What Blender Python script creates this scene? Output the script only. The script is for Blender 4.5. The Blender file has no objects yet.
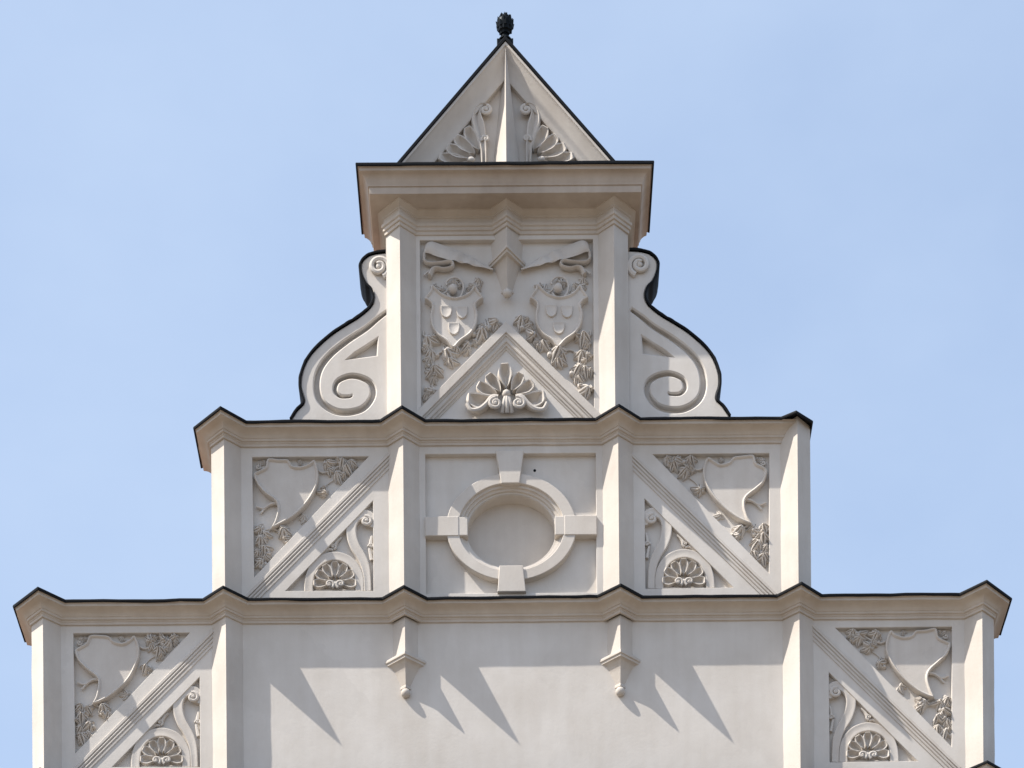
import bpy, bmesh, math, random
from mathutils import Vector, noise
from mathutils.geometry import delaunay_2d_cdt

scene = bpy.context.scene
col = scene.collection
PI = math.pi
# ------------------------------------------------------------------ scale
# facade drawn in units of 1/80 m: x to the right of the gable axis, y downwards, p out of the wall
U = 1.0 / 80.0
DIST = 2900.0            # camera distance in those units
HOR = 2150.0             # eye level, same units (384 = picture middle)
EYE = 1.65
ZC = EYE + (HOR - 384) * U
ROLL = 0.0075
def P(x, y, p): return Vector((x * U, -p * U, ZC + (384 - y) * U))

# ------------------------------------------------------------------ camera
cam = bpy.data.cameras.new('camera')
camo = bpy.data.objects.new('camera', cam); col.objects.link(camo)
cam.sensor_width = 36.0
cam.lens = 36.0 * DIST / 1024.0
cam.shift_y = (HOR - 384) / 1024.0
cam.shift_x = -(HOR - 384) * math.sin(ROLL) / 1024.0
cam.clip_end = 2000
camo.location = (2 * U, -DIST * U, EYE)
camo.rotation_euler = (PI / 2, ROLL, 0)
scene.camera = camo
# ------------------------------------------------------------------ sky, sun, exposure
TO_SUN = Vector((-2.8, -1.0, 3.4)).normalized()
elev = math.asin(TO_SUN.z)
azim = math.atan2(TO_SUN.x, TO_SUN.y)
w = bpy.data.worlds.new('World'); scene.world = w; w.use_nodes = True
nt = w.node_tree; nt.nodes.clear()
out = nt.nodes.new('ShaderNodeOutputWorld'); bg = nt.nodes.new('ShaderNodeBackground')
sky = nt.nodes.new('ShaderNodeTexSky'); sky.sky_type = 'NISHITA'; sky.sun_disc = False
sky.sun_elevation = elev; sky.sun_rotation = azim
sky.air_density = 1.0; sky.dust_density = 2.5; sky.ozone_density = 1.0; sky.altitude = 200
# thin high cloud veil, laid out on the sky direction
tc = nt.nodes.new('ShaderNodeTexCoord'); mp = nt.nodes.new('ShaderNodeMapping')
mp.inputs['Scale'].default_value = (3.0, 3.0, 5.0)
nz = nt.nodes.new('ShaderNodeTexNoise'); nz.inputs['Scale'].default_value = 2.2; nz.inputs['Detail'].default_value = 5
nz.inputs['Roughness'].default_value = 0.55
cr = nt.nodes.new('ShaderNodeMapRange'); cr.inputs[1].default_value = 0.35; cr.inputs[2].default_value = 0.75
cr.inputs[3].default_value = 0.52; cr.inputs[4].default_value = 0.78
mx = nt.nodes.new('ShaderNodeMix'); mx.data_type = 'RGBA'
mx.inputs['B'].default_value = (2.4, 2.97, 3.9, 1)
nt.links.new(tc.outputs['Generated'], mp.inputs['Vector']); nt.links.new(mp.outputs['Vector'], nz.inputs['Vector'])
nt.links.new(nz.outputs['Fac'], cr.inputs[0]); nt.links.new(cr.outputs[0], mx.inputs['Factor'])
nt.links.new(sky.outputs[0], mx.inputs['A']); nt.links.new(mx.outputs['Result'], bg.inputs['Color'])
bg.inputs['Strength'].default_value = 0.145
nt.links.new(bg.outputs[0], out.inputs[0])
sl = bpy.data.lights.new('sun', 'SUN'); sl.energy = 3.8; sl.angle = math.radians(0.5); sl.color = (1.0, 0.94, 0.86)
so = bpy.data.objects.new('sun', sl); col.objects.link(so)
so.rotation_euler = (-TO_SUN).to_track_quat('-Z', 'Y').to_euler(); so.location = (-20, -20, 50)
scene.view_settings.view_transform = 'Standard'; scene.view_settings.look = 'None'
scene.view_settings.gamma = 1.0; scene.view_settings.exposure = 0.8

# ------------------------------------------------------------------ materials
def mat(name): 
    m = bpy.data.materials.new(name); m.use_nodes = True
    return m, m.node_tree, m.node_tree.nodes['Principled BSDF']
def stucco(name, c0, c1, bump=0.16, grain=26.0):
    m, t, b = mat(name); N = t.nodes.new; L = t.links.new
    tc = N('ShaderNodeTexCoord')
    n1 = N('ShaderNodeTexNoise'); n1.inputs['Scale'].default_value = 1.3; n1.inputs['Detail'].default_value = 7; n1.inputs['Roughness'].default_value = .62
    mp = N('ShaderNodeMapping'); mp.inputs['Scale'].default_value = (7.0, 7.0, .7)
    n2 = N('ShaderNodeTexNoise'); n2.inputs['Scale'].default_value = 1.0; n2.inputs['Detail'].default_value = 4    # rain streaks
    n3 = N('ShaderNodeTexNoise'); n3.inputs['Scale'].default_value = grain; n3.inputs['Detail'].default_value = 5; n3.inputs['Roughness'].default_value = .7
    n4 = N('ShaderNodeTexNoise'); n4.inputs['Scale'].default_value = 5.0; n4.inputs['Detail'].default_value = 3
    L(tc.outputs['Object'], n1.inputs['Vector']); L(tc.outputs['Object'], mp.inputs['Vector']); L(mp.outputs[0], n2.inputs['Vector'])
    L(tc.outputs['Object'], n3.inputs['Vector']); L(tc.outputs['Object'], n4.inputs['Vector'])
    r = N('ShaderNodeValToRGB'); r.color_ramp.elements[0].position = .36; r.color_ramp.elements[1].position = .62
    r.color_ramp.elements[0].color = (*c1, 1); r.color_ramp.elements[1].color = (*c0, 1)
    a = N('ShaderNodeMath'); a.operation = 'MULTIPLY_ADD'; a.inputs[1].default_value = .3
    L(n2.outputs['Fac'], a.inputs[0])
    a2 = N('ShaderNodeMath'); a2.operation = 'MULTIPLY'; a2.inputs[1].default_value = .7
    L(n1.outputs['Fac'], a2.inputs[0]); L(a2.outputs[0], a.inputs[2]); L(a.outputs[0], r.inputs[0])
    # small dark specks and flakes
    v = N('ShaderNodeMapRange'); v.inputs[1].default_value = .66; v.inputs[2].default_value = .74; v.inputs[3].default_value = 0; v.inputs[4].default_value = .3
    L(n3.outputs['Fac'], v.inputs[0])
    mx = N('ShaderNodeMix'); mx.data_type = 'RGBA'; mx.inputs['B'].default_value = (c1[0]*.55, c1[1]*.52, c1[2]*.48, 1)
    L(v.outputs[0], mx.inputs['Factor']); L(r.outputs[0], mx.inputs['A']); L(mx.outputs['Result'], b.inputs['Base Color'])
    dv = N('ShaderNodeVectorMath'); dv.operation = 'MULTIPLY_ADD'; dv.inputs[1].default_value = (.35, .35, .35); L(n4.outputs['Color'], dv.inputs[0]); L(tc.outputs['Object'], dv.inputs[2])
    vp = N('ShaderNodeTexVoronoi'); vp.inputs['Scale'].default_value = .9; L(dv.outputs[0], vp.inputs['Vector'])
    pp = N('ShaderNodeMapRange'); pp.inputs[1].default_value = 0; pp.inputs[2].default_value = 1; pp.inputs[3].default_value = .96; pp.inputs[4].default_value = 1.03; L(vp.outputs['Color'], pp.inputs[0])
    ml = N('ShaderNodeMix'); ml.data_type = 'RGBA'; ml.blend_type = 'MULTIPLY'; ml.inputs['Factor'].default_value = 1
    L(mx.outputs['Result'], ml.inputs['A']); L(pp.outputs[0], ml.inputs['B'])
    L(ml.outputs['Result'], b.inputs['Base Color'])
    b.inputs['Roughness'].default_value = .78; b.inputs['Specular IOR Level'].default_value = .25
    ad = N('ShaderNodeMath'); ad.operation = 'MULTIPLY_ADD'; ad.inputs[1].default_value = 1.0
    L(n4.outputs['Fac'], ad.inputs[0]); L(n3.outputs['Fac'], ad.inputs[2])
    bp = N('ShaderNodeBump'); bp.inputs['Strength'].default_value = bump; bp.inputs['Distance'].default_value = .012
    L(ad.outputs[0], bp.inputs['Height']); L(bp.outputs[0], b.inputs['Normal'])
    return m
STUCCO = stucco('wall_stucco', (.655, .615, .565), (.575, .53, .475))
TRIM = stucco('moulding_stucco', (.605, .56, .505), (.52, .47, .415), .18, 40)
ORN = stucco('relief_stucco', (.63, .585, .53), (.53, .48, .425), .2, 55)
CORN_M = stucco('cornice_stucco', (.585, .525, .455), (.49, .425, .355), .2, 40)
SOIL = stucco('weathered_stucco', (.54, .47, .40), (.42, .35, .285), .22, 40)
def metal(name, c, rough, met):
    m, t, b = mat(name); N = t.nodes.new; L = t.links.new
    n = N('ShaderNodeTexNoise'); n.inputs['Scale'].default_value = 6; n.inputs['Detail'].default_value = 5
    tc = N('ShaderNodeTexCoord'); L(tc.outputs['Object'], n.inputs['Vector'])
    r = N('ShaderNodeValToRGB'); r.color_ramp.elements[0].color = (c[0]*.5, c[1]*.5, c[2]*.5, 1); r.color_ramp.elements[1].color = (c[0]*1.6, c[1]*1.6, c[2]*1.6, 1)
    L(n.outputs['Fac'], r.inputs[0]); L(r.outputs[0], b.inputs['Base Color'])
    b.inputs['Roughness'].default_value = rough; b.inputs['Metallic'].default_value = met; b.inputs['Specular IOR Level'].default_value = .12
    return m
FLASH = metal('dark_sheet_metal', (.006, .007, .009), .6, 0.0)
COPPER = metal('dark_copper', (.008, .011, .014), .45, .3)
m, t, b = mat('street_paving'); n = t.nodes.new('ShaderNodeTexNoise'); n.inputs['Scale'].default_value = .8; n.inputs['Detail'].default_value = 8
tcn = t.nodes.new('ShaderNodeTexCoord'); t.links.new(tcn.outputs['Object'], n.inputs['Vector'])
r = t.nodes.new('ShaderNodeValToRGB'); r.color_ramp.elements[0].color = (.12, .095, .07, 1); r.color_ramp.elements[1].color = (.185, .15, .11, 1)
t.links.new(n.outputs['Fac'], r.inputs[0]); t.links.new(r.outputs[0], b.inputs['Base Color']); b.inputs['Roughness'].default_value = .9
PAVING = m
m, t, b = mat('clay_tiles'); n = t.nodes.new('ShaderNodeTexBrick'); n.inputs['Scale'].default_value = 4
n.inputs['Color1'].default_value = (.22, .08, .05, 1); n.inputs['Color2'].default_value = (.28, .11, .07, 1); n.inputs['Mortar'].default_value = (.08, .04, .03, 1)
t.links.new(n.outputs['Color'], b.inputs['Base Color']); b.inputs['Roughness'].default_value = .85
TILES = m

# ------------------------------------------------------------------ helpers
def tag(o, label=None, cat=None, group=None, kind=None):
    if label: o['label'] = label
    if cat: o['category'] = cat
    if group: o['group'] = group
    if kind: o['kind'] = kind
    return o
class MB:
    def __init__(s): s.v = []; s.f = []
    def add(s, vs, fs):
        k = len(s.v); s.v += [Vector(v) for v in vs]; s.f += [tuple(i + k for i in f) for f in fs]
    def build(s, name, material, parent=None, label=None, sharp=38):
        me = bpy.data.meshes.new(name); me.from_pydata(s.v, [], s.f)
        bm = bmesh.new(); bm.from_mesh(me)
        bmesh.ops.remove_doubles(bm, verts=bm.verts, dist=2e-5)
        bmesh.ops.recalc_face_normals(bm, faces=bm.faces)
        for f in bm.faces: f.smooth = True
        bm.to_mesh(me); bm.free()
        me.set_sharp_from_angle(angle=math.radians(sharp))
        me.materials.append(material)
        o = bpy.data.objects.new(name, me); col.objects.link(o)
        if parent is not None: o.parent = parent
        if label: o['label'] = label
        return o
def Q(pts, p=0.0):
    """points read off the photograph, brought to facade coordinates for things standing p proud of the wall"""
    k = (DIST - p) / DIST; res = []
    for u, v in pts:
        x = u - ROLL * (v - 384); y = v + ROLL * (u - 512)
        res.append((512 + (x - 512) * k - 510, HOR - (HOR - y) * k))
    return res
def XF(m=1, dx=0, dy=0, ox=0): return lambda x, y, p: P(m * (x + dx) + ox, y + dy, p)
def catmull(pts, n=6, closed=True):
    N = len(pts); res = []
    rng = range(N) if closed else range(N - 1)
    g = (lambda i: pts[i % N]) if closed else (lambda i: pts[max(0, min(N - 1, i))])
    for i in rng:
        a, b, c, d = g(i - 1), g(i), g(i + 1), g(i + 2)
        for k in range(n):
            t = k / n; t2 = t * t; t3 = t2 * t
            res.append(tuple(.5 * (2*b[j] + (c[j]-a[j])*t + (2*a[j]-5*b[j]+4*c[j]-d[j])*t2 + (3*b[j]-a[j]-3*c[j]+d[j])*t3) for j in range(len(b))))
    if not closed: res.append(tuple(pts[-1]))
    return res
def area(pts): return .5 * sum(pts[i][0]*pts[(i+1) % len(pts)][1] - pts[(i+1) % len(pts)][0]*pts[i][1] for i in range(len(pts)))
def offset(pts, d, closed=False, lim=3.0):
    """moves every edge by d along its left normal (-dy, dx), mitred"""
    N = len(pts); res = []
    for i in range(N):
        def nrm(a, b):
            dx, dy = b[0]-a[0], b[1]-a[1]; l = math.hypot(dx, dy) or 1e-9
            return (-dy/l, dx/l)
        if closed or 0 < i < N - 1:
            n1 = nrm(pts[i-1], pts[i]); n2 = nrm(pts[i], pts[(i+1) % N])
        elif i == 0: n1 = n2 = nrm(pts[0], pts[1])
        else: n1 = n2 = nrm(pts[-2], pts[-1])
        sx, sy = n1[0]+n2[0], n1[1]+n2[1]; q = sx*sx + sy*sy
        k = 2 / q if q > 1e-6 else 1
        k = min(k, lim)
        res.append((pts[i][0] + d*sx*k, pts[i][1] + d*sy*k))
    return res
def inset(pts, d): return offset(pts, d if area(pts) > 0 else -d, True)
def loft(mb, rows, closed=False):
    n = len(rows[0]); vs = [v for r in rows for v in r]; fs = []
    for i in range(len(rows) - 1):
        for j in range(n if closed else n - 1):
            k = (j + 1) % n
            fs.append((i*n+j, i*n+k, (i+1)*n+k, (i+1)*n+j))
    mb.add(vs, fs)
def cap(mb, xf, loops, p):
    vs = []; es = []
    for l in loops:
        k = len(vs); vs += [Vector(q) for q in l]; es += [(k+i, k+(i+1) % len(l)) for i in range(len(l))]
    r = delaunay_2d_cdt(vs, es, [], 0, 1e-5)
    def inside(x, y):
        c = False
        for l in loops:
            for i in range(len(l)):
                a, b = l[i - 1], l[i]
                if (a[1] > y) != (b[1] > y) and x < (b[0]-a[0])*(y-a[1])/(b[1]-a[1]) + a[0]: c = not c
        return c
    mb.add([xf(v[0], v[1], p) for v in r[0]], [t for t in r[2] if inside(sum(r[0][i][0] for i in t)/len(t), sum(r[0][i][1] for i in t)/len(t))])
def plate(mb, xf, outer, holes=(), p0=-6, p1=0, bev=.5, back=False):
    loops = []
    for i, l in enumerate([outer, *holes]):
        top = inset(l, bev if i == 0 else -bev) if bev else l
        loops.append(top)
        rows = [[xf(*q, p0) for q in l], [xf(*q, p1 - bev) for q in l]]
        if bev: rows.append([xf(*q, p1) for q in top])
        loft(mb, rows, True)
    cap(mb, xf, loops, p1)
    if back: cap(mb, xf, [outer, *holes], p0)
def tube(mb, xf, path, rad, n=8, flat=1.0):
    """path of (x, y, p); flat squeezes the section towards the wall"""
    rows = []; N = len(path)
    for i in range(N):
        a = Vector(path[max(0, i-1)]); b = Vector(path[min(N-1, i+1)]); t = (b - a).normalized()
        up = Vector((0, 0, 1)); s = t.cross(up)
        s = s.normalized() if s.length > 1e-4 else Vector((1, 0, 0)); u = s.cross(t).normalized()
        r = rad(i / (N-1)) if callable(rad) else rad
        rows.append([xf(*(Vector(path[i]) + s*r*math.cos(2*PI*k/n) + u*r*flat*math.sin(2*PI*k/n))) for k in range(n)])
    loft(mb, rows, True)
    for r in (rows[0], rows[-1]): mb.add(r, [tuple(range(n))])
def ball(mb, xf, c, rx, ry=None, rp=None, n=12):
    ry = ry or rx; rp = rp or rx; rows = []
    for i in range(n // 2 + 1):
        a = PI * i / (n // 2)
        rows.append([xf(c[0] + rx*math.sin(a)*math.cos(2*PI*k/n), c[1] - ry*math.cos(a), c[2] + rp*math.sin(a)*math.sin(2*PI*k/n)) for k in range(n)])
    loft(mb, rows, True)
def band(mb, xf, path, width, p0, p1, rim=0.0, dish=0.0):
    """flat strip of stucco along a path in the wall plane, edges rounded; rim raises its borders"""
    N = len(path); ws = [width(i/(N-1)) if callable(width) else width for i in range(N)]
    prof = [(-.5, p0), (-.5, p1 - .8), (-.42, p1 + rim*.8), (-.34, p1 + rim), (-.24, p1), (0, p1 - dish), (.24, p1), (.34, p1 + rim), (.42, p1 + rim*.8), (.5, p1 - .8), (.5, p0)]
    offs = [offset(path, 1.0)[i] for i in range(0)]
    o1 = offset(path, 1.0, False, 1.3)
    rows = []
    for f, p in prof:
        rows.append([xf(path[i][0] + (o1[i][0]-path[i][0])*f*ws[i], path[i][1] + (o1[i][1]-path[i][1])*f*ws[i], p) for i in range(N)])
    loft(mb, rows)
    for j in (0, -1): mb.add([r[j] for r in rows], [tuple(range(len(rows)))])
def spiral(cx, cy, r0, r1, a0, turns, n=40, sq=.85):
    return [(cx + (r0 + (r1-r0)*i/n)*math.cos(a0 + turns*2*PI*i/n), cy + sq*(r0 + (r1-r0)*i/n)*math.sin(a0 + turns*2*PI*i/n)) for i in range(n + 1)]
def volute(mb, xf, c, r, a0, turns, p, th):
    s = spiral(c[0], c[1], r, r*.12, a0, turns, int(22*abs(turns)))
    tube(mb, xf, [(x, y, p + 1.2*i/len(s)) for i, (x, y) in enumerate(s)], lambda t: th*(1 - .35*t), 8)
    ball(mb, xf, (c[0], c[1], p + .6), r*.35, r*.3, th*1.1, 8)
def lobe(mb, xf, o, tip, wd, lo, hi, p0, bend=0.0, pw=.75, round_=.7):
    """scooped shell lobe with a rounded raised rim"""
    ox, oy = o; dx, dy = tip[0]-ox, tip[1]-oy; L = math.hypot(dx, dy); ux, uy = dx/L, dy/L; vx, vy = -uy, ux
    nt_, nc = 16, 12; rows = []
    def wid(t):
        if t <= round_: return max(.12, (t/round_)**pw)
        s = (t - round_)/(1 - round_); return math.sqrt(max(0, 1 - s*s))
    cs = [-1 + 2*k/nc for k in range(nc + 1)]
    for i in range(nt_ + 1):
        t = 1 - (1 - i/nt_)**1.6
        wt = wd*wid(t); row = []
        er = max(0, (t - .55)/.45)
        cx = ox + ux*L*t + vx*bend*math.sin(PI*t); cy = oy + uy*L*t + vy*bend*math.sin(PI*t)
        row.append((cx - vx*(wt*1.06 + .3), cy - vy*(wt*1.06 + .3), p0))
        for c in cs:
            e = max(abs(c), er); q = min(1, e/.72)
            h = lo + (hi - lo)*(q**1.8) if e < .72 else hi - (hi-lo)*.6*((e-.72)/.28)**2
            row.append((cx + vx*c*wt, cy + vy*c*wt, h))
        row.append((cx + vx*(wt*1.06 + .3), cy + vy*(wt*1.06 + .3), p0))
        rows.append([xf(*q) for q in row])
    rows.append([xf(ox + ux*(L+.6), oy + uy*(L+.6), p0)] * (nc + 3))
    loft(mb, rows)
def blade(mb, xf, o, ang, L, wd, p0, H, curl):
    """one pointed leaf lobe, folded along its midrib, tip curling"""
    nt_, nc = 9, 8; ux, uy = math.cos(ang), math.sin(ang); vx, vy = -uy, ux; rows = []
    for i in range(nt_ + 1):
        t = i/nt_; w_ = wd*(math.sin(PI*min(1, t**.75*.97 + .03))**.8 + .02); row = []
        bend = curl*t*t
        cx, cy = o[0] + ux*L*t + vx*bend, o[1] + uy*L*t + vy*bend
        for j in range(nc + 1):
            c = -1 + 2*j/nc; e = abs(c)
            h = H*((1 - e**2.5)*(.75 + .25*math.cos(2.4*t)) - .5*math.exp(-(e/.2)**2))*(1 - .45*t)
            row.append(xf(cx + vx*c*w_, cy + vy*c*w_, (p0 + .5 + max(0, h)) if 0 < j < nc else p0 - .8))
        rows.append(row)
    loft(mb, rows)
def leaf(mb, xf, c, R, rot, p0, H, rng, lobes=5):
    b0 = (c[0] - .35*R*math.cos(rot), c[1] - .35*R*math.sin(rot))
    for k, (da, l) in enumerate([(0, 1.3), (.85, 1.0), (-.85, 1.0), (1.75, .7), (-1.75, .7)][:lobes]):
        blade(mb, xf, b0, rot + da + rng.uniform(-.15, .15), R*l*rng.uniform(.9, 1.1), R*.42*rng.uniform(.85, 1.15), p0, H*(1.15 - .1*k)*rng.uniform(.8, 1.15), R*rng.uniform(-.22, .22))
    ball(mb, xf, (b0[0], b0[1], p0 + H*.6), R*.2, R*.2, R*.28, 8)
def leaves(mb, xf, spots, p0, rng, H=6.6, grapes=True):
    for x, y, R in spots:
        R *= 1.52
        leaf(mb, xf, (x, y), R, rng.uniform(.2, PI - .2) if rng.random() < .75 else rng.uniform(0, 6.28), p0, H*R/8 + .9, rng, rng.choice((3, 5, 5)))
        a = rng.uniform(0, 6.28)
        leaf(mb, xf, (x + R*.6*math.cos(a), y + R*.5*math.sin(a)), R*.62, rng.uniform(0, 6.28), p0, H*R/9 + .6, rng, 3)
        if rng.random() < .45:
            a = rng.uniform(0, 6.28)
            ball(mb, xf, (x + R*.7*math.cos(a), y + R*.6*math.sin(a), p0 + R*.25), R*.28, R*.26, R*.34, 10)
def stem(mb, xf, pts, r, p):
    c = catmull(pts, 6, False); tube(mb, xf, [(x, y, p) for x, y in c], lambda t: r*(1 - .4*t), 6)

# ------------------------------------------------------------------ levels
REC = -6                  # panel recess
BACK = -60                # gable thickness
AX = dict(ped=-2.2, up=-2.0, mid=.2, low=.8)
PW = 15.5                 # pilaster half width = projection
CORN = [(0, 15.2), (1.8, 15.0), (1.8, 12.8), (2.6, 12.2), (2.6, 11.4), (4.2, 10.8), (4.4, 8.9), (5.2, 8.5), (5.8, 7.2), (7.2, 5.6), (9.4, 4.2), (12.0, 3.4), (14.6, 3.0), (14.8, .0), (16, 0)]

hall = bpy.data.objects.new('gable_building', None); col.objects.link(hall)
tag(hall, 'pale stucco stepped gable with carved shields, triangular pilasters, side volutes and black metal edges', 'building')

ground = MB(); R_ = 900
ground.add([(-R_, -R_, 0), (R_, -R_, 0), (R_, R_, 0), (-R_, R_, 0)], [(0, 1, 2, 3)])
tag(ground.build('ground', PAVING), 'pale stone street paving in front of the gabled house', kind='structure')

# ------------------------------------------------------------------ walls
def rect(x0, y0, x1, y1): return [(x0, y0), (x1, y0), (x1, y1), (x0, y1)]
TRI_UP = Q([(252, 457), (368.5, 456.3), (254, 577)], 0)
TRI_LO = Q([(372.8, 500.5), (373.3, 590.7), (285.4, 590.7)], 0)
LOWSHIFT = (-180.8, 174.9)
def sh(pts, d): return [(x + d[0], y + d[1]) for x, y in pts]
def mir(pts): return [(-x, y) for x, y in pts]
def ell(cx, cy, rx, ry, n=72): return [(cx + rx*math.cos(2*PI*k/n), cy + ry*math.sin(2*PI*k/n)) for k in range(n)]
OC = (0.0, 528.0)
def wall(outer, holes, xf, backholes=()):
    mb = MB()
    plate(mb, xf, outer, holes, REC, 0, .4)
    if backholes is not None:
        cap(mb, xf, [outer, *backholes], REC)
    loft(mb, [[xf(*q, REC) for q in outer], [xf(*q, BACK) for q in outer]], True)
    cap(mb, xf, [outer], BACK)
    return mb.build('wall', STUCCO, hall)
PANEL_UP = rect(-87, 239.5, 86, 426)
wall(rect(-121, 214, 121, 431), [PANEL_UP], XF(ox=AX['up']))
wall(rect(-299.5, 431, 299.5, 607.5), [rect(-85.5, 453.5, 85, 593), TRI_UP, TRI_LO, mir(TRI_UP), mir(sh(TRI_LO, (4.5, 0)))], XF(ox=AX['mid']), [ell(*OC, 45, 37.4)])
wall(rect(-481, 607.5, 481, 785), [sh(TRI_UP, LOWSHIFT), sh(sh(TRI_LO, LOWSHIFT), (5.5, 0)), mir(sh(TRI_UP, LOWSHIFT)), mir(sh(sh(TRI_LO, LOWSHIFT), (3, 0)))], XF(ox=AX['low']))
GY = 384 + ZC/U
wall(rect(-660, 785, 660, GY + 4), [], XF(ox=AX['low']))
# house behind the gable, below its outline
hb = MB(); x0, x1 = -655*U, 655*U; zt = ZC + (384 - 900)*U; zr = ZC + (384 - 560)*U; yb = 12
hb.add([(x0, .76, 0), (x1, .76, 0), (x1, yb, 0), (x0, yb, 0), (x0, .76, zt), (x1, .76, zt), (x1, yb, zt), (x0, yb, zt)], [(0, 1, 5, 4), (1, 2, 6, 5), (2, 3, 7, 6), (3, 0, 4, 7)])
hb.build('side_wall', STUCCO, hall)
rf = MB(); rf.add([(x0, .77, zt), (x1, .77, zt), (x1, yb, zt), (x0, yb, zt), (0, .77, zr), (0, yb, zr)], [(0, 4, 5, 3), (1, 2, 5, 4), (0, 1, 4), (2, 3, 5)])
rf.build('roof', TILES, hall)

# ------------------------------------------------------------------ cornices
def sweep(mb, xf, plan, prof, y0, jit=0, close=None):
    if jit:
        q = [plan[0]]
        for a, b in zip(plan, plan[1:]):
            n = max(1, int(math.hypot(b[0]-a[0], b[1]-a[1]) / 14))
            q += [(a[0] + (b[0]-a[0])*k/n, a[1] + (b[1]-a[1])*k/n) for k in range(1, n + 1)]
        plan = q
    rows = []
    for ri, (d, y) in enumerate(prof):
        o = offset(plan, d)
        rows.append([xf(x, y0 + y + (jit*(noise.noise(Vector((x*.03, p*.03, y0*.1))) + .5*noise.noise(Vector((x*.11, p*.1, y0*.1 + 7)))) + .35*jit*noise.noise(Vector((x*.06, p*.06, y0*.1 + ri*3.1))) if jit else 0), p) for x, p in o])
    loft(mb, rows)
    if close:
        mb.add(rows[-1], [tuple(range(len(rows[-1])))])
FL = [(15.6, .2), (17.3, .4), (17.7, -.8), (17.4, -2.1), (9, -3.2), (.3, -3.8)]
def vee(a, w=PW, p=PW): return [(a - w, 0), (a, p), (a + w, 0)]
def cornice(plan, y0, xf, flash_plan=None):
    mb = MB(); sweep(mb, xf, plan, CORN, y0, .35)
    c = mb.build('cornice', CORN_M, hall)
    fb = MB(); sweep(fb, xf, flash_plan or plan, FL, y0, .9, True)
    fb.build('metal_flashing', FLASH, c, 'thin black sheet metal edge along the cornice top')
    return c
def ends(W, a, inner, rightend=True):
    pl = [(-W, BACK), (-W, 0), (-a, PW), (-a + PW, 0)]
    for v in inner: pl += vee(v)
    if rightend: pl += [(a - PW, 0), (a, PW), (W, 0), (W, BACK)]
    return pl
Ymid, Ylow, Ybot = 430.6, 607.4, 784.6
xm = XF(ox=AX['mid'])
pm = ends(299, 285.2, [-107, 107], False)
fm = offset(pm, 0) + [(275, 0), (281.5, 5), (284, 2.5), (284.2, BACK)]
cornice(pm + [(284.6, 0)], Ymid, xm, fm)
cornice(ends(481, 467.2, [-285.3, -107, 107, 285.3]), Ylow, XF(ox=AX['low']))
cornice(ends(660, 645, [-467.2, 467.2]), Ybot, XF(ox=AX['low']))
# crowning cornice
xu = XF(ox=AX['up'])
box = [(-120.2, BACK), (-120.2, PW), (117.4, PW), (117.4, BACK)]
mb = MB()
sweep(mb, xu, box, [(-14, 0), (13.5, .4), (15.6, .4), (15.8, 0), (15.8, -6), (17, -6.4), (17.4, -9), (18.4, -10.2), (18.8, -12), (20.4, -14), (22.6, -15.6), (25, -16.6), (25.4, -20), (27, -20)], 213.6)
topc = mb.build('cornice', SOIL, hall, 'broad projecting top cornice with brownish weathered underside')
fb = MB(); sweep(fb, xu, box, [(26.4, .2), (28, .5), (28.4, -1), (28, -2.4), (14, -4), (0, -5)], 193.6, .5, True)
fb.build('metal_flashing', FLASH, topc, 'thin black sheet metal edge along the cornice top')
mb = MB()
ent = [(-121, BACK), (-121, 0), (-106.5, PW), (-106.5 + PW, 0)] + vee(0, 13.5, 13.5) + [(106.5 - PW, 0), (106.5, PW), (121, 0), (121, BACK)]
sweep(mb, xu, ent, [(0, 22), (1.4, 21.6), (1.4, 18.6), (2.8, 18.0), (2.8, 15.2), (4.2, 14.4), (4.2, 11.6), (2.0, 10.6), (2.0, 6.4), (3.2, 5.6), (3.2, 4.6), (5.2, 3.0), (7.6, 1.6), (8, .2), (8, -.6)], 213.4)
mb.build('entablature', CORN_M, hall)

# ------------------------------------------------------------------ pilasters
def prism(xf, rows, base=0.0):
    """V-shaped shaft: rows of (y, half width left, projection, half width right)"""
    mb = MB()
    rr = [[xf(-l, y, base), xf(0, y, p), xf(rt, y, base)] for y, l, p, rt in rows]
    loft(mb, rr)
    for r in (rr[0], rr[-1]): mb.add(r, [(0, 1, 2)])
    return mb
def pil(x, y0, y1, ax, l=PW, rt=PW, p=PW):
    n = max(2, int((y1 - y0)/9)); w_ = lambda y, k: .45*noise.noise(Vector((x*.37, y*.035, k))) + .22*noise.noise(Vector((x*.71, y*.13, k)))
    return prism(XF(dx=x, ox=AX[ax]), [(y, l + w_(y, 1), p + w_(y, 5), rt + w_(y, 9)) for y in [y0 + (y1-y0)*i/n for i in range(n + 1)]]).build('pilaster', TRIM, hall)
for s in (-1, 1):
    o, i = (13.9, PW) if s < 0 else (PW, 13.9)
    pil(s*106.5, 234, 432, 'up', o, i)
    pil(s*107, 445, 608, 'mid')
    if s < 0: pil(s*285.2, 445, 608, 'mid', o, i)
    else: pil(s*285.2, 428.2, 608, 'mid', 15.8, 14, 16.6)
    pil(s*285.3, 622, 785, 'low')
    pil(s*467.2, 622, 785, 'low', o, i)

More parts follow.
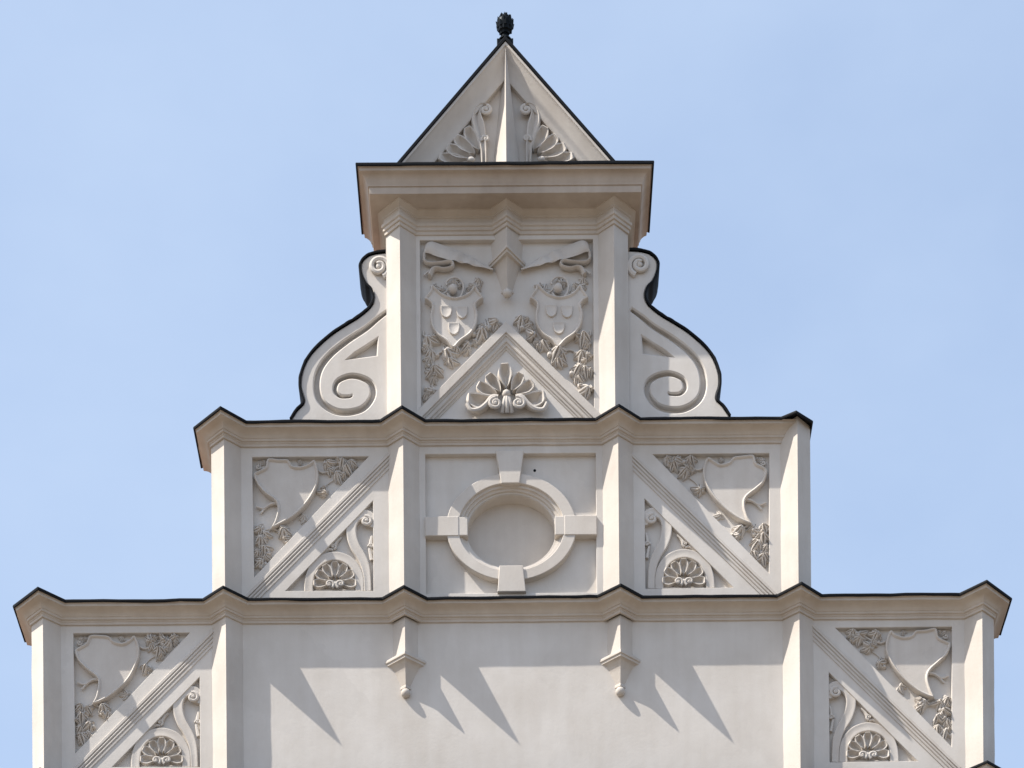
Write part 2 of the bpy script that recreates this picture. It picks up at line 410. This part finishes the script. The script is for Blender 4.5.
# ------------------------------------------------------------------ hanging brackets
def pendant(x, ax, rows, by, bp, br, base=0.0):
    f = XF(dx=x, ox=AX[ax])
    kk = lambda h: (h*.62 + 6.2 if h > 5 else h) if base else h
    mb = prism(f, [(r_[0], r_[2] if len(r_) > 2 else kk(r_[1]), r_[1], r_[2] if len(r_) > 2 else kk(r_[1])) for r_ in rows], base)
    o = mb.build('pendant_bracket', TRIM, hall)
    b_ = MB(); ball(b_, f, (0, by, bp), br, br*.95, br, 16); b_.build('ball', TRIM, o)
for s in (-1, 1):
    pendant(s*107.2, 'low', [(622, 12.5), (659, 12.5), (659.3, 16), (660.5, 20.5), (662.2, 21), (663.2, 20.6), (663.5, 19), (665.5, 18.6), (665.8, 16.8), (668, 13.5), (675, 9.6), (686, 4.4), (687, 5.6), (689, 5.6), (689.5, 3)], 693.5, 2.2, 4.8)
pendant(0, 'up', [(234, 13.4, 18.4), (240, 13.4, 16.2), (257.5, 13.4, 14.6), (257.8, 18, 16.4), (259, 23, 18.6), (261, 23.4, 18.9), (261.8, 23, 18.7), (262, 20.5, 17.4), (264, 20, 17), (264.3, 14, 14), (267, 11, 12.4), (272, 8, 10.4), (279, 5, 8), (287, 1.5, 5.4), (287.6, 3, 6.4), (290, 3, 6.4), (290.4, 1, 4.5)], 294.8, 2, 4.6, REC)

# ------------------------------------------------------------------ round niche
xm = XF(ox=AX['mid'])
mb = MB(); rows = []
for rx, ry, p in [(65, 53.6, REC - .5), (65, 53.6, 2.0), (64.4, 53, 2.6), (53.4, 44.4, 2.6), (52.8, 43.9, 2.0), (52.8, 43.9, -.4), (50, 41.5, -.8), (49.8, 41.3, -3), (47.4, 39.3, -3.6), (47.2, 39.1, -6), (45.6, 37.8, -6.4), (44.4, 36.8, -7), (44.2, 36.6, -22)]:
    rows.append([xm(x, y, p) for x, y in ell(*OC, rx, ry)])
loft(mb, rows, True); cap(mb, xm, [ell(*OC, 44.2, 36.6)], -22)
niche = mb.build('round_niche', TRIM, hall)
def keystone(pts, p0, p1, extra=None):
    mb = MB(); plate(mb, xm, pts, (), p0, p1, .6, True); mb.build('keystone', TRIM, niche)
keystone([(-15, 453), (13, 453), (8.6, 485.6), (-9.8, 485.6)], -14, 4.8)
keystone([(-12.2, 567.5), (11.4, 567.5), (14.2, 593.6), (-14.2, 593.6)], -9, 4.2)
keystone(rect(-86, 517.5, -52.5, 537), -9, 3.4); keystone(rect(-53.5, 518, -43.5, 536.5), -12, 2.9)
keystone(rect(53, 517.5, 85.5, 537), -9, 3.4); keystone(rect(43.5, 518, 54, 536.5), -12, 2.9)
# small dark drain hole in the stucco
mb = MB(); ball(mb, xm, (*Q([(534.5, 470.5)], REC)[0], REC), 1.5, 1.5, .6, 10); mb.build('drain_hole', FLASH, hall, 'tiny dark hole in the stucco beside the keystone')

# ------------------------------------------------------------------ triangular relief panels
SHIELD = [(268, 459), (279, 459.5), (288, 460.5), (293, 465.5), (301, 467), (308, 464), (313.6, 460), (317, 467), (318.3, 477), (315.6, 489), (307.6, 503), (295.5, 515), (283.3, 523.7), (271.2, 528), (274.5, 519.7), (277, 509), (275, 501), (265, 493.4), (257, 485.4), (254, 475), (258, 471), (265, 467.5)]
def crest_shape(mb, xf, pts, p0, p1, rim=1.2, rw=2.2, dip=1.0):
    o = catmull(pts, 5)
    rows = [[xf(*q, p0) for q in o], [xf(*q, p1 - .6) for q in o], [xf(*q, p1 + rim*.7) for q in inset(o, .5)], [xf(*q, p1 + rim) for q in inset(o, rw*.5)], [xf(*q, p1 + rim*.5) for q in inset(o, rw*.85)], [xf(*q, p1 - dip*.5) for q in inset(o, rw*1.15)]]
    loft(mb, rows, True); cap(mb, xf, [inset(o, rw*1.15)], p1 - dip*.5)
def relief(m, d, ax, seed, dlo=0):
    rng = random.Random(seed); xf = XF(m, d[0], d[1], AX[ax]); xd = XF(m, d[0] + dlo*.7, d[1], AX[ax]); xl = XF(m, d[0] + dlo, d[1], AX[ax]); q = lambda pts, p=REC + 3: Q(pts, p)
    # moulded diagonal
    a, b_ = Q([(393.5, 447), (243, 597.5)], 1); wd = 12.0
    a = (a[0] + .3, a[1] - .4); k_ = 7/math.hypot(b_[0]-a[0], b_[1]-a[1]); a = (a[0] - (b_[0]-a[0])*k_, a[1] - (b_[1]-a[1])*k_)
    L = math.hypot(b_[0]-a[0], b_[1]-a[1]); ux, uy = (b_[0]-a[0])/L, (b_[1]-a[1])/L; nx, ny = -uy, ux
    if ny < 0: nx, ny = -nx, -ny
    mb = MB(); rows = []
    for t, p in [(0, -.5), (.05, 1.2), (.6, 1.9), (2.9, 1.9), (3.2, .6), (3.9, .4), (4.2, 1.4), (5.0, 1.8), (5.8, 1.4), (6.1, .3), (6.9, .3), (7.2, 1.2), (8.0, 1.5), (8.8, 1.1), (9.1, .2), (9.8, .3), (10.4, 1.0), (11.9, .9), (12, -.5)]:
        ta = t*1.0
        rows.append([xd(a[0] + nx*ta, a[1] + ny*ta, p), xd(b_[0] + nx*ta, b_[1] + ny*ta, p)])
    loft(mb, rows); mb.build('diagonal_band', TRIM, hall)
    # blank shield
    mb = MB(); crest_shape(mb, xf, [(x + rng.uniform(-.6, .6), y + rng.uniform(-.6, .6)) for x, y in q(SHIELD, REC + 6)], REC - .5, REC + 6.5, 1.4, 2.6, 1.6)
    mb.build('blank_shield', ORN, hall)
    # leaves round the shield
    j = lambda: rng.uniform(-.8, .8)
    mb = MB()
    leaves(mb, xf, [(x + j(), y + j(), R) for (x, y), R in zip(q([(329.5, 463.5), (342, 463), (352, 462.5), (347, 468.5), (337.5, 475.5), (330, 471)]), [5.5, 5.2, 5, 5.6, 5.6, 4])], REC, rng)
    leaves(mb, xf, [(x + j(), y + j(), R) for (x, y), R in zip(q([(323.5, 492)]), [5])], REC, rng)
    stem(mb, xf, q([(318, 470), (323, 472), (331, 470), (338, 466), (350, 461)]), 1.1, REC + 2)
    stem(mb, xf, q([(322, 490), (326, 484), (333, 479)]), .9, REC + 1)
    mb.build('leaf_cluster', ORN, hall)
    mb = MB()
    leaves(mb, xf, [(x + j(), y + j(), R) for (x, y), R in zip(q([(258, 531), (267, 534), (260, 542), (266, 550), (257.5, 553.5), (260, 563), (267, 559)]), [5, 5, 5.8, 5.6, 4.6, 5.6, 4.6])], REC, rng)
    leaves(mb, xf, [(x + j(), y + j(), R) for (x, y), R in zip(q([(283.5, 533.5), (286, 539)]), [6, 4.5])], REC, rng)
    stem(mb, xf, q([(275, 527), (267, 530), (261, 540), (259, 556)]), 1.2, REC + 2)
    stem(mb, xf, q([(272, 528), (279, 531), (285, 534)]), 1.1, REC + 2)
    mb.build('leaf_cluster', ORN, hall)
    def one(name, fn):
        mb = MB(); fn(mb); mb.build(name, ORN, hall)
    def corner(mb):     # curl tucked behind the shield's corner
        for (x, y), rr in zip(q([(259.5, 463), (264, 461.5)]), (4.8, 3.6)): leaf(mb, xf, (x, y), rr, rng.uniform(0, 6), REC, 3, rng)
        volute(mb, xf, q([(258, 466.5)])[0], 2.6, 0, 1.2, REC + 2, 1.1)
    one('leaf_curl', corner)
    one('leaf_bud', lambda mb: leaf(mb, xf, q([(300, 461.5)])[0], 4.2, rng.uniform(0, 6), REC, 3, rng))
    def twig(mb):
        stem(mb, xf, q([(276, 503), (270, 504), (263, 508), (256, 506)]), 1.9, REC + 2.5)
        stem(mb, xf, q([(265, 507), (262, 511), (260, 513)]), 1.5, REC + 2.2)
    one('forked_twig', twig)
    one('leaf_bud', lambda mb: leaf(mb, xf, q([(303.5, 517.5)])[0], 6.6, rng.uniform(0, 6), REC, 3, rng, 4))
    # lower triangle: S-scroll, arch and scallop
    xf = xl
    ww = REC + 5
    mb = MB()
    path = catmull(q([(369.5, 527), (371.5, 521.5), (368.5, 516.2), (361.5, 515.4), (355, 519), (351.3, 527), (351.6, 537), (355, 547), (360.5, 556), (364.8, 566), (367, 578), (367.6, 591.5)]), 6, False)
    band(mb, xf, path, lambda t: 7.4 + 3.0*math.sin(PI*min(1, t*1.1))**.7, REC - .5, ww, .25, .1)
    volute(mb, xf, q([(366, 522.4)])[0], 5.8, -1.8, 1.45, REC + 5, 2.0)
    mb.build('scroll_ornament', ORN, hall)
    mb = MB()
    arch = catmull(q([(308.5, 591.5), (309.3, 579), (313.5, 568), (322, 560), (334, 556.5), (346, 559.5), (354, 566.5), (358.8, 577), (359.6, 591.5)]), 6, False)
    band(mb, xf, arch, lambda t: 9, REC - .5, ww - .4, .2, 0)
    mb.build('arch_band', ORN, hall)
    def curl_a(mb):
        stem(mb, xf, q([(319, 558), (324, 552), (329, 549), (333, 549.5)]), 2.0, REC + 2.2); volute(mb, xf, q([(333, 546.3)])[0], 3.1, 1.4, -1.2, REC + 2.6, 1.2)
        stem(mb, xf, q([(335, 544.5), (337, 541), (341, 537)]), 2.0, REC + 2.2)
    def curl_b(mb):
        stem(mb, xf, q([(371.5, 560), (370, 553), (369, 548)]), 2.0, REC + 2.2); volute(mb, xf, q([(371, 546)])[0], 2.9, 3.0, 1.2, REC + 2.6, 1.2)
        stem(mb, xf, q([(370.5, 544.5), (371, 540), (372, 535)]), 2.2, REC + 2.2)
    one('leaf_curl', curl_a); one('leaf_curl', curl_b)
    mb = MB(); O = q([(335, 584.5)])[0]
    for k, ang in enumerate([178, 147, 118, 90, 62, 33, 2]):
        rr = [20.5, 21.5, 21.5, 22.5, 21.5, 21.5, 20.5][k]; A = math.radians(ang)
        ca, sa = math.cos(A), math.sin(A)
        lobe(mb, xf, (O[0] + 7*ca, O[1] - 7*sa), (O[0] + (rr + .8)*ca*1.06, O[1] - (rr + .8)*sa), 5.3, REC - .6, REC + 6.4, REC - .8, 0, .55, .5)
    for s in (-1, 1): volute(mb, xf, (O[0] + s*5.5, O[1] + 1), 4.6, PI/2 + s*.6, s*1.2, REC + 5.4, 1.6)
    ball(mb, xf, (O[0], O[1] + .5, REC + 4), 2.4, 2.6, 3)
    plate(mb, xf, rect(O[0] - 21, O[1] + 4.2, O[0] + 21, O[1] + 7.5), (), REC - .5, REC + 2.2, .5)
    mb.build('shell_ornament', ORN, hall)
relief(1, (0, 0), 'mid', 3); relief(-1, (0, 0), 'mid', 11, 4.5)
relief(1, LOWSHIFT, 'low', 23, 5.5); relief(-1, LOWSHIFT, 'low', 37, 3)

# ------------------------------------------------------------------ upper panel: gablet with shell, coats of arms, vines, ribbons
x0f = XF()
ch = Q([(411, 416.5), (507, 321.7), (602.5, 415)], 0); ch = [ch[0], ((ch[0][0] + ch[2][0])/2, ch[1][1]), ch[2]]
ch = [(ch[1][0] - 96, ch[1][1] + 95.5), ch[1], (ch[1][0] + 96, ch[1][1] + 95.5)]
mb = MB(); rows = []
for d, p in [(0, REC - .5), (0, 1.2), (.5, 1.8), (7.6, 1.8), (8, 1.3), (8, .2), (9.6, -.2), (9.8, -1.2), (11.4, -1.4), (12.4, -.9), (13.4, -1.6), (13.6, -2.8), (15.6, -3.2), (15.8, -4.6), (17.5, -5), (17.7, -6.2)]:
    rows.append([x0f(x, y, p) for x, y in offset(ch, d)])
loft(mb, rows); gablet = mb.build('gablet', TRIM, hall)
mb = MB(); O = Q([(507, 401)], REC + 5)[0]; q = lambda pts, p=REC + 5: Q(pts, p)
for tip, wd, bd in [((504.5, 363), 7.2, 0), ((487, 374.5), 6.6, 0), ((522, 373.5), 6.2, 0), ((476.5, 384.5), 6.6, -1), ((534, 382), 6.2, 1), ((466, 398), 8.5, -3), ((546.5, 395.5), 8.5, 3)]:
    tq = q([tip])[0]; lobe(mb, x0f, (O[0] + .34*(tq[0]-O[0]), O[1] + .34*(tq[1]-O[1])), tq, wd*1.08, REC - .4, REC + 9, REC - .7, bd, .55, .5)
for s in (-1, 1):
    c = (O[0] + s*11.5, O[1] + 4)
    pth = catmull([(O[0] + s*40, O[1] + 3), (O[0] + s*36, O[1] + 9.5), (O[0] + s*28, O[1] + 9), (O[0] + s*21, O[1] + 4), (O[0] + s*15, O[1] - 2.5), (O[0] + s*9, O[1] - 2.2)], 6, False)
    tube(mb, x0f, [(x, y, REC + 6.5) for x, y in pth], lambda t: 2.0 + 1.2*t, 8)
    volute(mb, x0f, c, 6.6, PI*1.5 , -s*1.7 if False else s*1.7, REC + 8, 2.0)
ball(mb, x0f, (O[0] - .5, O[1] - 7, REC + 5), 4.4, 4, 4.5)
for dx_, r_ in ((-3.4, 2.0), (0, 2.4), (3.4, 2.0)):
    tube(mb, x0f, [(O[0] + dx_*.5, O[1] - 3, REC + 6), (O[0] + dx_*.8, O[1] + 2, REC + 7.5), (O[0] + dx_*1.1, O[1] + 6, REC + 7), (O[0] + dx_*1.5, O[1] + 11, REC + 4)], r_, 8)
mb.build('shell_ornament', ORN, gablet)

ARMS = [(432.5, 285), (430, 291), (424.6, 298.5), (428.5, 301.5), (431.8, 306), (430.3, 316), (431.5, 326), (437.5, 335.5), (446, 341.5), (453.4, 348.5), (461, 341.5), (470.6, 334.5), (476.5, 325), (477.8, 314), (476, 306), (479, 301.5), (483.4, 298), (479, 291.5), (475, 286), (467, 294), (455, 297.5), (443, 294)]
rng = random.Random(5)
def arms(dx):
    f = XF(dx=dx)
    q = lambda pts, p=REC + 7: Q(pts, p)
    mb = MB(); crest_shape(mb, f, q(ARMS), REC - .5, REC + 7.5, 1.5, 2.6, 1.0)
    o = mb.build('coat_of_arms', ORN, hall)
    for c in ((446.3, 312.2), (462, 313), (454, 329.2)):
        cx, cy = q([c])[0]; mb = MB(); s = 1.0
        sp = [(cx - 5.4*s, cy - 6*s), (cx + 5.4*s, cy - 6*s), (cx + 5.6*s, cy - 1), (cx + 4.5*s, cy + 3.4), (cx + 2.2*s, cy + 5.6), (cx, cy + 6.3), (cx - 2.2*s, cy + 5.6), (cx - 4.5*s, cy + 3.4), (cx - 5.6*s, cy - 1)]
        loft(mb, [[f(*z, pz) for z in inset(sp, dz)] for dz, pz in ((0, REC + 6), (0, REC + 8.5), (.35, REC + 8.9), (.9, REC + 8.9), (1.5, REC + 8.55))], True)
        cap(mb, f, [inset(sp, 1.5)], REC + 8.55); mb.build('small_escutcheon', ORN, o)
    mb = MB()
    ball(mb, f, (*q([(453, 288)])[0], REC + 5), 4.6, 4.8, 5, 14)
    stem(mb, f, q([(447, 292), (453, 298), (460, 295), (463.5, 286), (461, 278.5), (455, 275.5), (449, 277)]), 1.5, REC + 4)
    stem(mb, f, q([(449, 277), (446, 280), (447, 283)]), 1.6, REC + 3.5)
    for c, r in [(c_, r_*1.35) for c_, r_ in (((440, 287), 5), ((434.5, 284), 4), ((444.5, 291), 3.6), ((455.5, 279.5), 4.4), ((459, 282), 3), ((472, 284), 4.8), ((478.5, 279), 4.6), ((478, 285), 3.4), ((469, 289), 3.4))]:
        leaf(mb, f, q([c])[0], r, rng.uniform(0, 6), REC, 5, rng)
    stem(mb, f, q([(436, 288), (441, 292), (447, 289), (449, 284)]), 1.2, REC + 4)
    stem(mb, f, q([(466, 292), (471, 290), (474, 285), (480, 283)]), 1.2, REC + 4)
    mb.build('helmet_crest', ORN, o)
arms(0); arms(105)
mb = MB()
VL = [(494, 323.5, 7), (487, 327, 6.5), (481, 334.5, 7.5), (476, 341, 4), (466.5, 347, 6), (450, 353.5, 8), (452, 361, 6), (430.5, 341, 7.5), (427, 348, 4.5), (431.5, 355, 6), (428, 361, 5), (436, 371, 7), (429.5, 374, 5), (433, 380, 4.5), (431, 392, 6.5), (426.5, 396, 4.5)]
VR = [(521, 322, 7), (528, 326, 5), (531, 335, 6.5), (537, 341, 4), (544.5, 345.5, 6.5), (557.5, 353.5, 8), (561, 361, 6), (583, 338, 7.5), (586, 345, 4.5), (581.5, 357, 7), (588, 354, 4.5), (577.5, 370.5, 7), (585.5, 372, 6.5), (580, 379, 5), (585.5, 391, 7), (581, 386, 4.5)]
for V_, st in ((VL, [(486, 330), (474, 342), (455, 352), (440, 352), (433, 362), (434, 378), (429, 394)]), (VR, [(526, 330), (540, 342), (556, 351), (572, 350), (581, 360), (581, 376), (585, 392)])):
    mb = MB()
    leaves(mb, x0f, [(*Q([(x, y)], REC + 3)[0], R*.92) for x, y, R in V_], REC, rng, 6.5)
    stem(mb, x0f, Q(st, REC + 2), 1.4, REC + 1.5)
    for e in ((-1, (424, 331)),) if V_ is VL else ((1, (590, 331)),):
        stem(mb, x0f, Q([e[1], (e[1][0] + e[0]*.5, e[1][1] + 4), (e[1][0] - e[0]*5, e[1][1] + 7)], REC + 2), 1.2, REC + 1.5)
    mb.build('leaf_cluster', ORN, hall)
def ribbon(m):
    f = XF(m, 0, 0, 0) if m == 1 else (lambda x, y, p: P(-(x + 4.2) - 0, y, p))
    q = lambda pts, p=REC + 6: Q(pts, p)
    top = catmull(q([(423.6, 250), (425.5, 244), (431, 240.6), (439, 242), (449, 245.8), (457, 248.6), (465, 252), (472, 255.4), (478, 258.4), (493, 268.8)]), 5, False)
    bot = catmull(q([(424, 253), (429, 253.6), (434, 255.6), (441, 258), (448, 259.6), (456, 261.4), (464, 263.4), (473, 265.6), (483, 267.8), (493, 270)]), 5, False)
    mb = MB(); n = len(top); K = 6; rows = []
    for k in range(K + 1):
        t = k/K; row = []
        for i in range(n):
            s = i/(n-1); x = top[i][0] + (bot[i][0]-top[i][0])*t; y = top[i][1] + (bot[i][1]-top[i][1])*t
            row.append(f(x, y, REC + 3 + 7*t - 3.5*t*t + 3.2*math.exp(-((s - .16)/.16)**2)*math.sin(PI*min(1, .25 + t*.75)) + 1.3*math.sin(s*34 + t*2.5)*math.exp(-((s - .66)/.2)**2)))
        rows.append(row)
    rows.append([f(bot[i][0], bot[i][1] - 1.4, REC + 6.5) for i in range(n)])
    rows.append([f(bot[i][0], bot[i][1] - 6, REC - .5) for i in range(n)])
    rows = [[f(top[i][0], top[i][1] + .4, REC - .5) for i in range(n)]] + rows
    loft(mb, rows)
    pl = catmull(q([(424.3, 253), (424, 259), (427.5, 262.5), (434, 263), (443, 262), (450, 261), (453.2, 263.5), (451, 267), (444, 268.6), (437, 267.5), (432.5, 269.5), (429.5, 276)]), 6, False)
    tube(mb, f, [(x, y, REC + 4) for x, y in pl], lambda t: 1.5 + .9*(t > .8)*(t-.8)*5, 8, 2.6)
    stem(mb, f, q([(432, 269), (427, 270.5), (424, 273.5)]), 1.6, REC + 3)
    mb.build('ribbon', ORN, hall)
ribbon(1); ribbon(-1)

# ------------------------------------------------------------------ side volutes of the top storey
OUTL = [(389, 252.5), (380, 253), (369.5, 255.5), (362.5, 261.5), (361, 268), (362.6, 276), (366.5, 283.5), (372, 289.5), (374.2, 298), (370.5, 307.5), (358, 318), (345, 326), (331, 335.5), (315.5, 349.5), (306.5, 362), (301.5, 376), (301, 388), (304, 398), (303.5, 404), (297, 411), (291.5, 419.5)]
GROOVE = [(388, 311), (378, 318.5), (366, 328.5), (347, 341), (329.5, 355.5), (319, 371), (316.8, 389), (322, 402.5), (335, 411), (350, 412.2), (364, 407.5), (372.5, 396), (371.5, 384.5), (362.5, 378), (350, 376), (338, 381), (335, 390), (340, 396), (349, 396.5), (352, 395)]
def side_volute(m):
    base = XF(1, 0, 0, 0); cx = 2*(-2.2) + 4.5
    f = base if m == 1 else (lambda x, y, p: P(cx - x, y, p))
    q = lambda pts, p=-4: Q(pts, p)
    ol = catmull(q(OUTL), 5, False); body = ol + [(q([(291, 434)])[0]), (q([(396, 434)])[0]), (q([(396, 252.5)])[0])]
    gc = catmull(q(GROOVE), 7, False); o1 = offset(gc, 1, False, 1.2); n = len(gc)
    hw = lambda t: .35 + (2.9 - 1.0*t)*math.sin(PI*min(1, .06 + t*.94))**.6
    L = [(gc[i][0] + (o1[i][0]-gc[i][0])*hw(i/(n-1)), gc[i][1] + (o1[i][1]-gc[i][1])*hw(i/(n-1))) for i in range(n)]
    R = [(gc[i][0] - (o1[i][0]-gc[i][0])*hw(i/(n-1)), gc[i][1] - (o1[i][1]-gc[i][1])*hw(i/(n-1))) for i in range(n)]
    L = [q_ for q_ in L if q_[0] < q([(390.5, 300)])[0][0]]; R = [q_ for q_ in R if q_[0] < q([(390.5, 300)])[0][0]]
    tri = q([(377.5, 338), (376.5, 355), (362, 357), (346, 359.5), (355, 352.5), (367, 345)])
    mb = MB(); plate(mb, f, body, [L + R[::-1], tri], -11, -4, 1.3)
    cap(mb, f, [body], -11)
    loft(mb, [[f(*s, -11) for s in body], [f(*s, -34) for s in body]], True)
    cap(mb, f, [body], -34)
    # small upper scroll eye
    c = q([(379, 268)])[0]
    sp_ = spiral(c[0], c[1], 11, 2.6, 1.2, -1.55, 60, .95)
    tube(mb, f, [(x, y, -3 + 2.4*i/60) for i, (x, y) in enumerate(sp_)], lambda t: 3.1 - 1.2*t, 8)
    ball(mb, f, (c[0], c[1], -2.5), 3.2, 3.2, 3.4, 12)
    v = MB.build(mb, 'volute_scroll', STUCCO, hall)
    if m == -1: pass
    # sheet-metal coping
    mb = MB(); o2 = ol
    a = offset(o2, 1.0, False, 1.3); sgn = 1 if a[20][0] > o2[20][0] else -1
    rows = []
    for d, p in [(.3, -2.5), (-.4, -1.8), (-1.7, -1.8), (-2.3, -2.6), (-2.3, -36), (.2, -36)]:
        rows.append([f(x + .5*noise.noise(Vector((x*.2, y*.2, 3))), y + .5*noise.noise(Vector((x*.2, y*.2, 9))), p) for x, y in offset(o2, sgn*d, False, 1.4)])
    loft(mb, rows)
    mb.build('metal_coping', FLASH, v, 'black sheet metal strip along the curved edge')
side_volute(1); side_volute(-1)

# ------------------------------------------------------------------ crowning pediment
xp = XF()
o = Q([(398.2, 165), (505.4, 40.6), (612.8, 165)], 10); cxp = o[1][0]
sl_ = (o[2][0] - o[0][0])/2/(o[0][1] - o[1][1])
YB = 194
T = [(cxp - sl_*(YB - o[1][1]), YB), (cxp, o[1][1]), (cxp + sl_*(YB - o[1][1]), YB)]
mb = MB(); rows = []
for d, p in [(0, BACK + 5), (0, 9.5), (.5, 10), (2.4, 10), (2.8, 9), (4.5, 7.6), (8, 4.6), (13, 1.8), (17, .8), (19.6, .4), (20.2, -.2), (20.4, REC - .5)]:
    rows.append([xp(x, y, p) for x, y in offset(T, d)])
loft(mb, rows); cap(mb, xp, [T], REC); cap(mb, xp, [T], BACK + 5)
ped = mb.build('pediment', TRIM, hall)
mb = MB(); rows = []
for d, p in [(.3, 10.5), (-.3, 11.2), (-2.6, 11.2), (-3.1, 10.5), (-3.1, BACK), (0, BACK)]:
    rows.append([xp(x, y, p) for x, y in offset(T, d)])
loft(mb, rows); mb.build('metal_flashing', FLASH, ped, 'black sheet metal edge along the raking sides')
f = XF(dx=cxp)
prism(f, [(T[1][1] + 8, 2.2, 11.2, 2.2), (YB, 16.5, 17, 16.5)], REC).build('pilaster', TRIM, ped)
for m in (1, -1):
    f = xp if m == 1 else (lambda x, y, p: P(2*cxp - x, y, p))
    q = lambda pts, p=REC + 3: Q(pts, p)
    mb = MB(); O = q([(486.5, 165)])[0]
    for tip, wd, bd in [((466, 127.5), 6.2, 3), ((454, 137.5), 6.2, 2), ((445, 148), 6.2, 1.5), ((437, 158.5), 5.5, 0)]:
        tq = q([tip])[0]; lobe(mb, f, (O[0] + .36*(tq[0]-O[0]), O[1] + .36*(tq[1]-O[1])), tq, wd*1.16, REC - .2, REC + 7.6, REC - .6, -bd*.3, .55, .5)
    st = catmull(q([(484, 166), (483.5, 151), (481.5, 139), (479, 129), (477, 119.5), (477.8, 112), (482, 107.8), (487, 109)]), 6, False)
    band(mb, f, st, lambda t: 5.4 + 7.6*math.exp(-((t - .45)/.22)**2), REC - .5, REC + 6, 1.4, 2.6)
    volute(mb, f, q([(485.6, 112.3)])[0], 5.6, -1.4, 1.4, REC + 5.8, 2.0)
    volute(mb, f, q([(485.6, 141)])[0], 4.2, 2.6, 1.2, REC + 5.4, 1.7)
    stem(mb, f, q([(482, 142), (484, 152), (486, 163)]), 1.8, REC + 3)
    ball(mb, f, (*q([(471, 161)])[0], REC + 5), 4.2, 2.8, 2.6)
    mb.build('shell_ornament', ORN, ped)

# ------------------------------------------------------------------ finial
fx = Q([(505, 30)], -8)[0][0]; f = XF(dx=fx); PF = -8
q = lambda v: Q([(505, v)], PF)[0][1]
mb = MB()
plate(mb, lambda x, y, p: f(x, y, p), rect(-8.2, q(40.8), 8.2, q(54)), (), PF - 4, PF + 4, .6, True)
fin = mb.build('finial', COPPER, hall, 'dark copper pine-cone finial on a square block at the gable peak')
def lathe(rows, n=24, lob=0, amp=0):
    mb = MB(); rr = []
    for i, (y, r) in enumerate(rows):
        rr.append([f(r*(1 + amp*math.cos(lob*2*PI*k/n + (PI if i % 2 else 0)))*math.cos(2*PI*k/n), y, PF + r*(1 + amp*math.cos(lob*2*PI*k/n + (PI if i % 2 else 0)))*math.sin(2*PI*k/n)) for k in range(n)])
    loft(mb, rr, True); mb.add(rr[0], [tuple(range(n))]); mb.add(rr[-1], [tuple(range(n))]); return mb
lathe([(q(41), 7), (q(39.4), 6.2), (q(38.2), 4.4), (q(36), 3.2), (q(33.5), 2.9), (q(31), 3.2)]).build('neck', COPPER, fin)
# cone of overlapping pointed scales
mb = MB(); rng = random.Random(2)
ball(mb, f, (0, q(24.6), PF), 8.3, 9.4, 8.3, 20)
for i, (v, r_) in enumerate([(32, 4.6), (29.4, 7.0), (26.6, 8.2), (23.8, 8.2), (21, 7.2), (18.4, 5.0), (16.6, 2.6)]):
    n = 9 if r_ > 6 else 7
    for k in range(n):
        a = 2*PI*(k + .5*(i % 2))/n + rng.uniform(-.08, .08); ca, sa = math.cos(a), math.sin(a); y = q(v); wd = r_*PI/n*1.05
        tip = r_ + .9 + rng.uniform(-.2, .3)
        def pt(rad, tang, yy): return f(rad*ca - tang*sa, yy, PF + rad*sa + tang*ca)
        vs = [pt(r_ - 1.4, -wd, y + 1.8), pt(r_ + .2, 0, y + 2.6), pt(r_ - 1.4, wd, y + 1.8), pt(r_ + .2, -wd*.7, y - .6), pt(r_ + .2, wd*.7, y - .6), pt(tip, 0, y - 2.6), pt(r_ - 1.5, 0, y - 2.0)]
        mb.add(vs, [(0, 1, 5, 3), (1, 2, 4, 5), (3, 5, 6), (5, 4, 6), (0, 3, 6), (2, 6, 4)])
mb.build('cone', COPPER, fin)
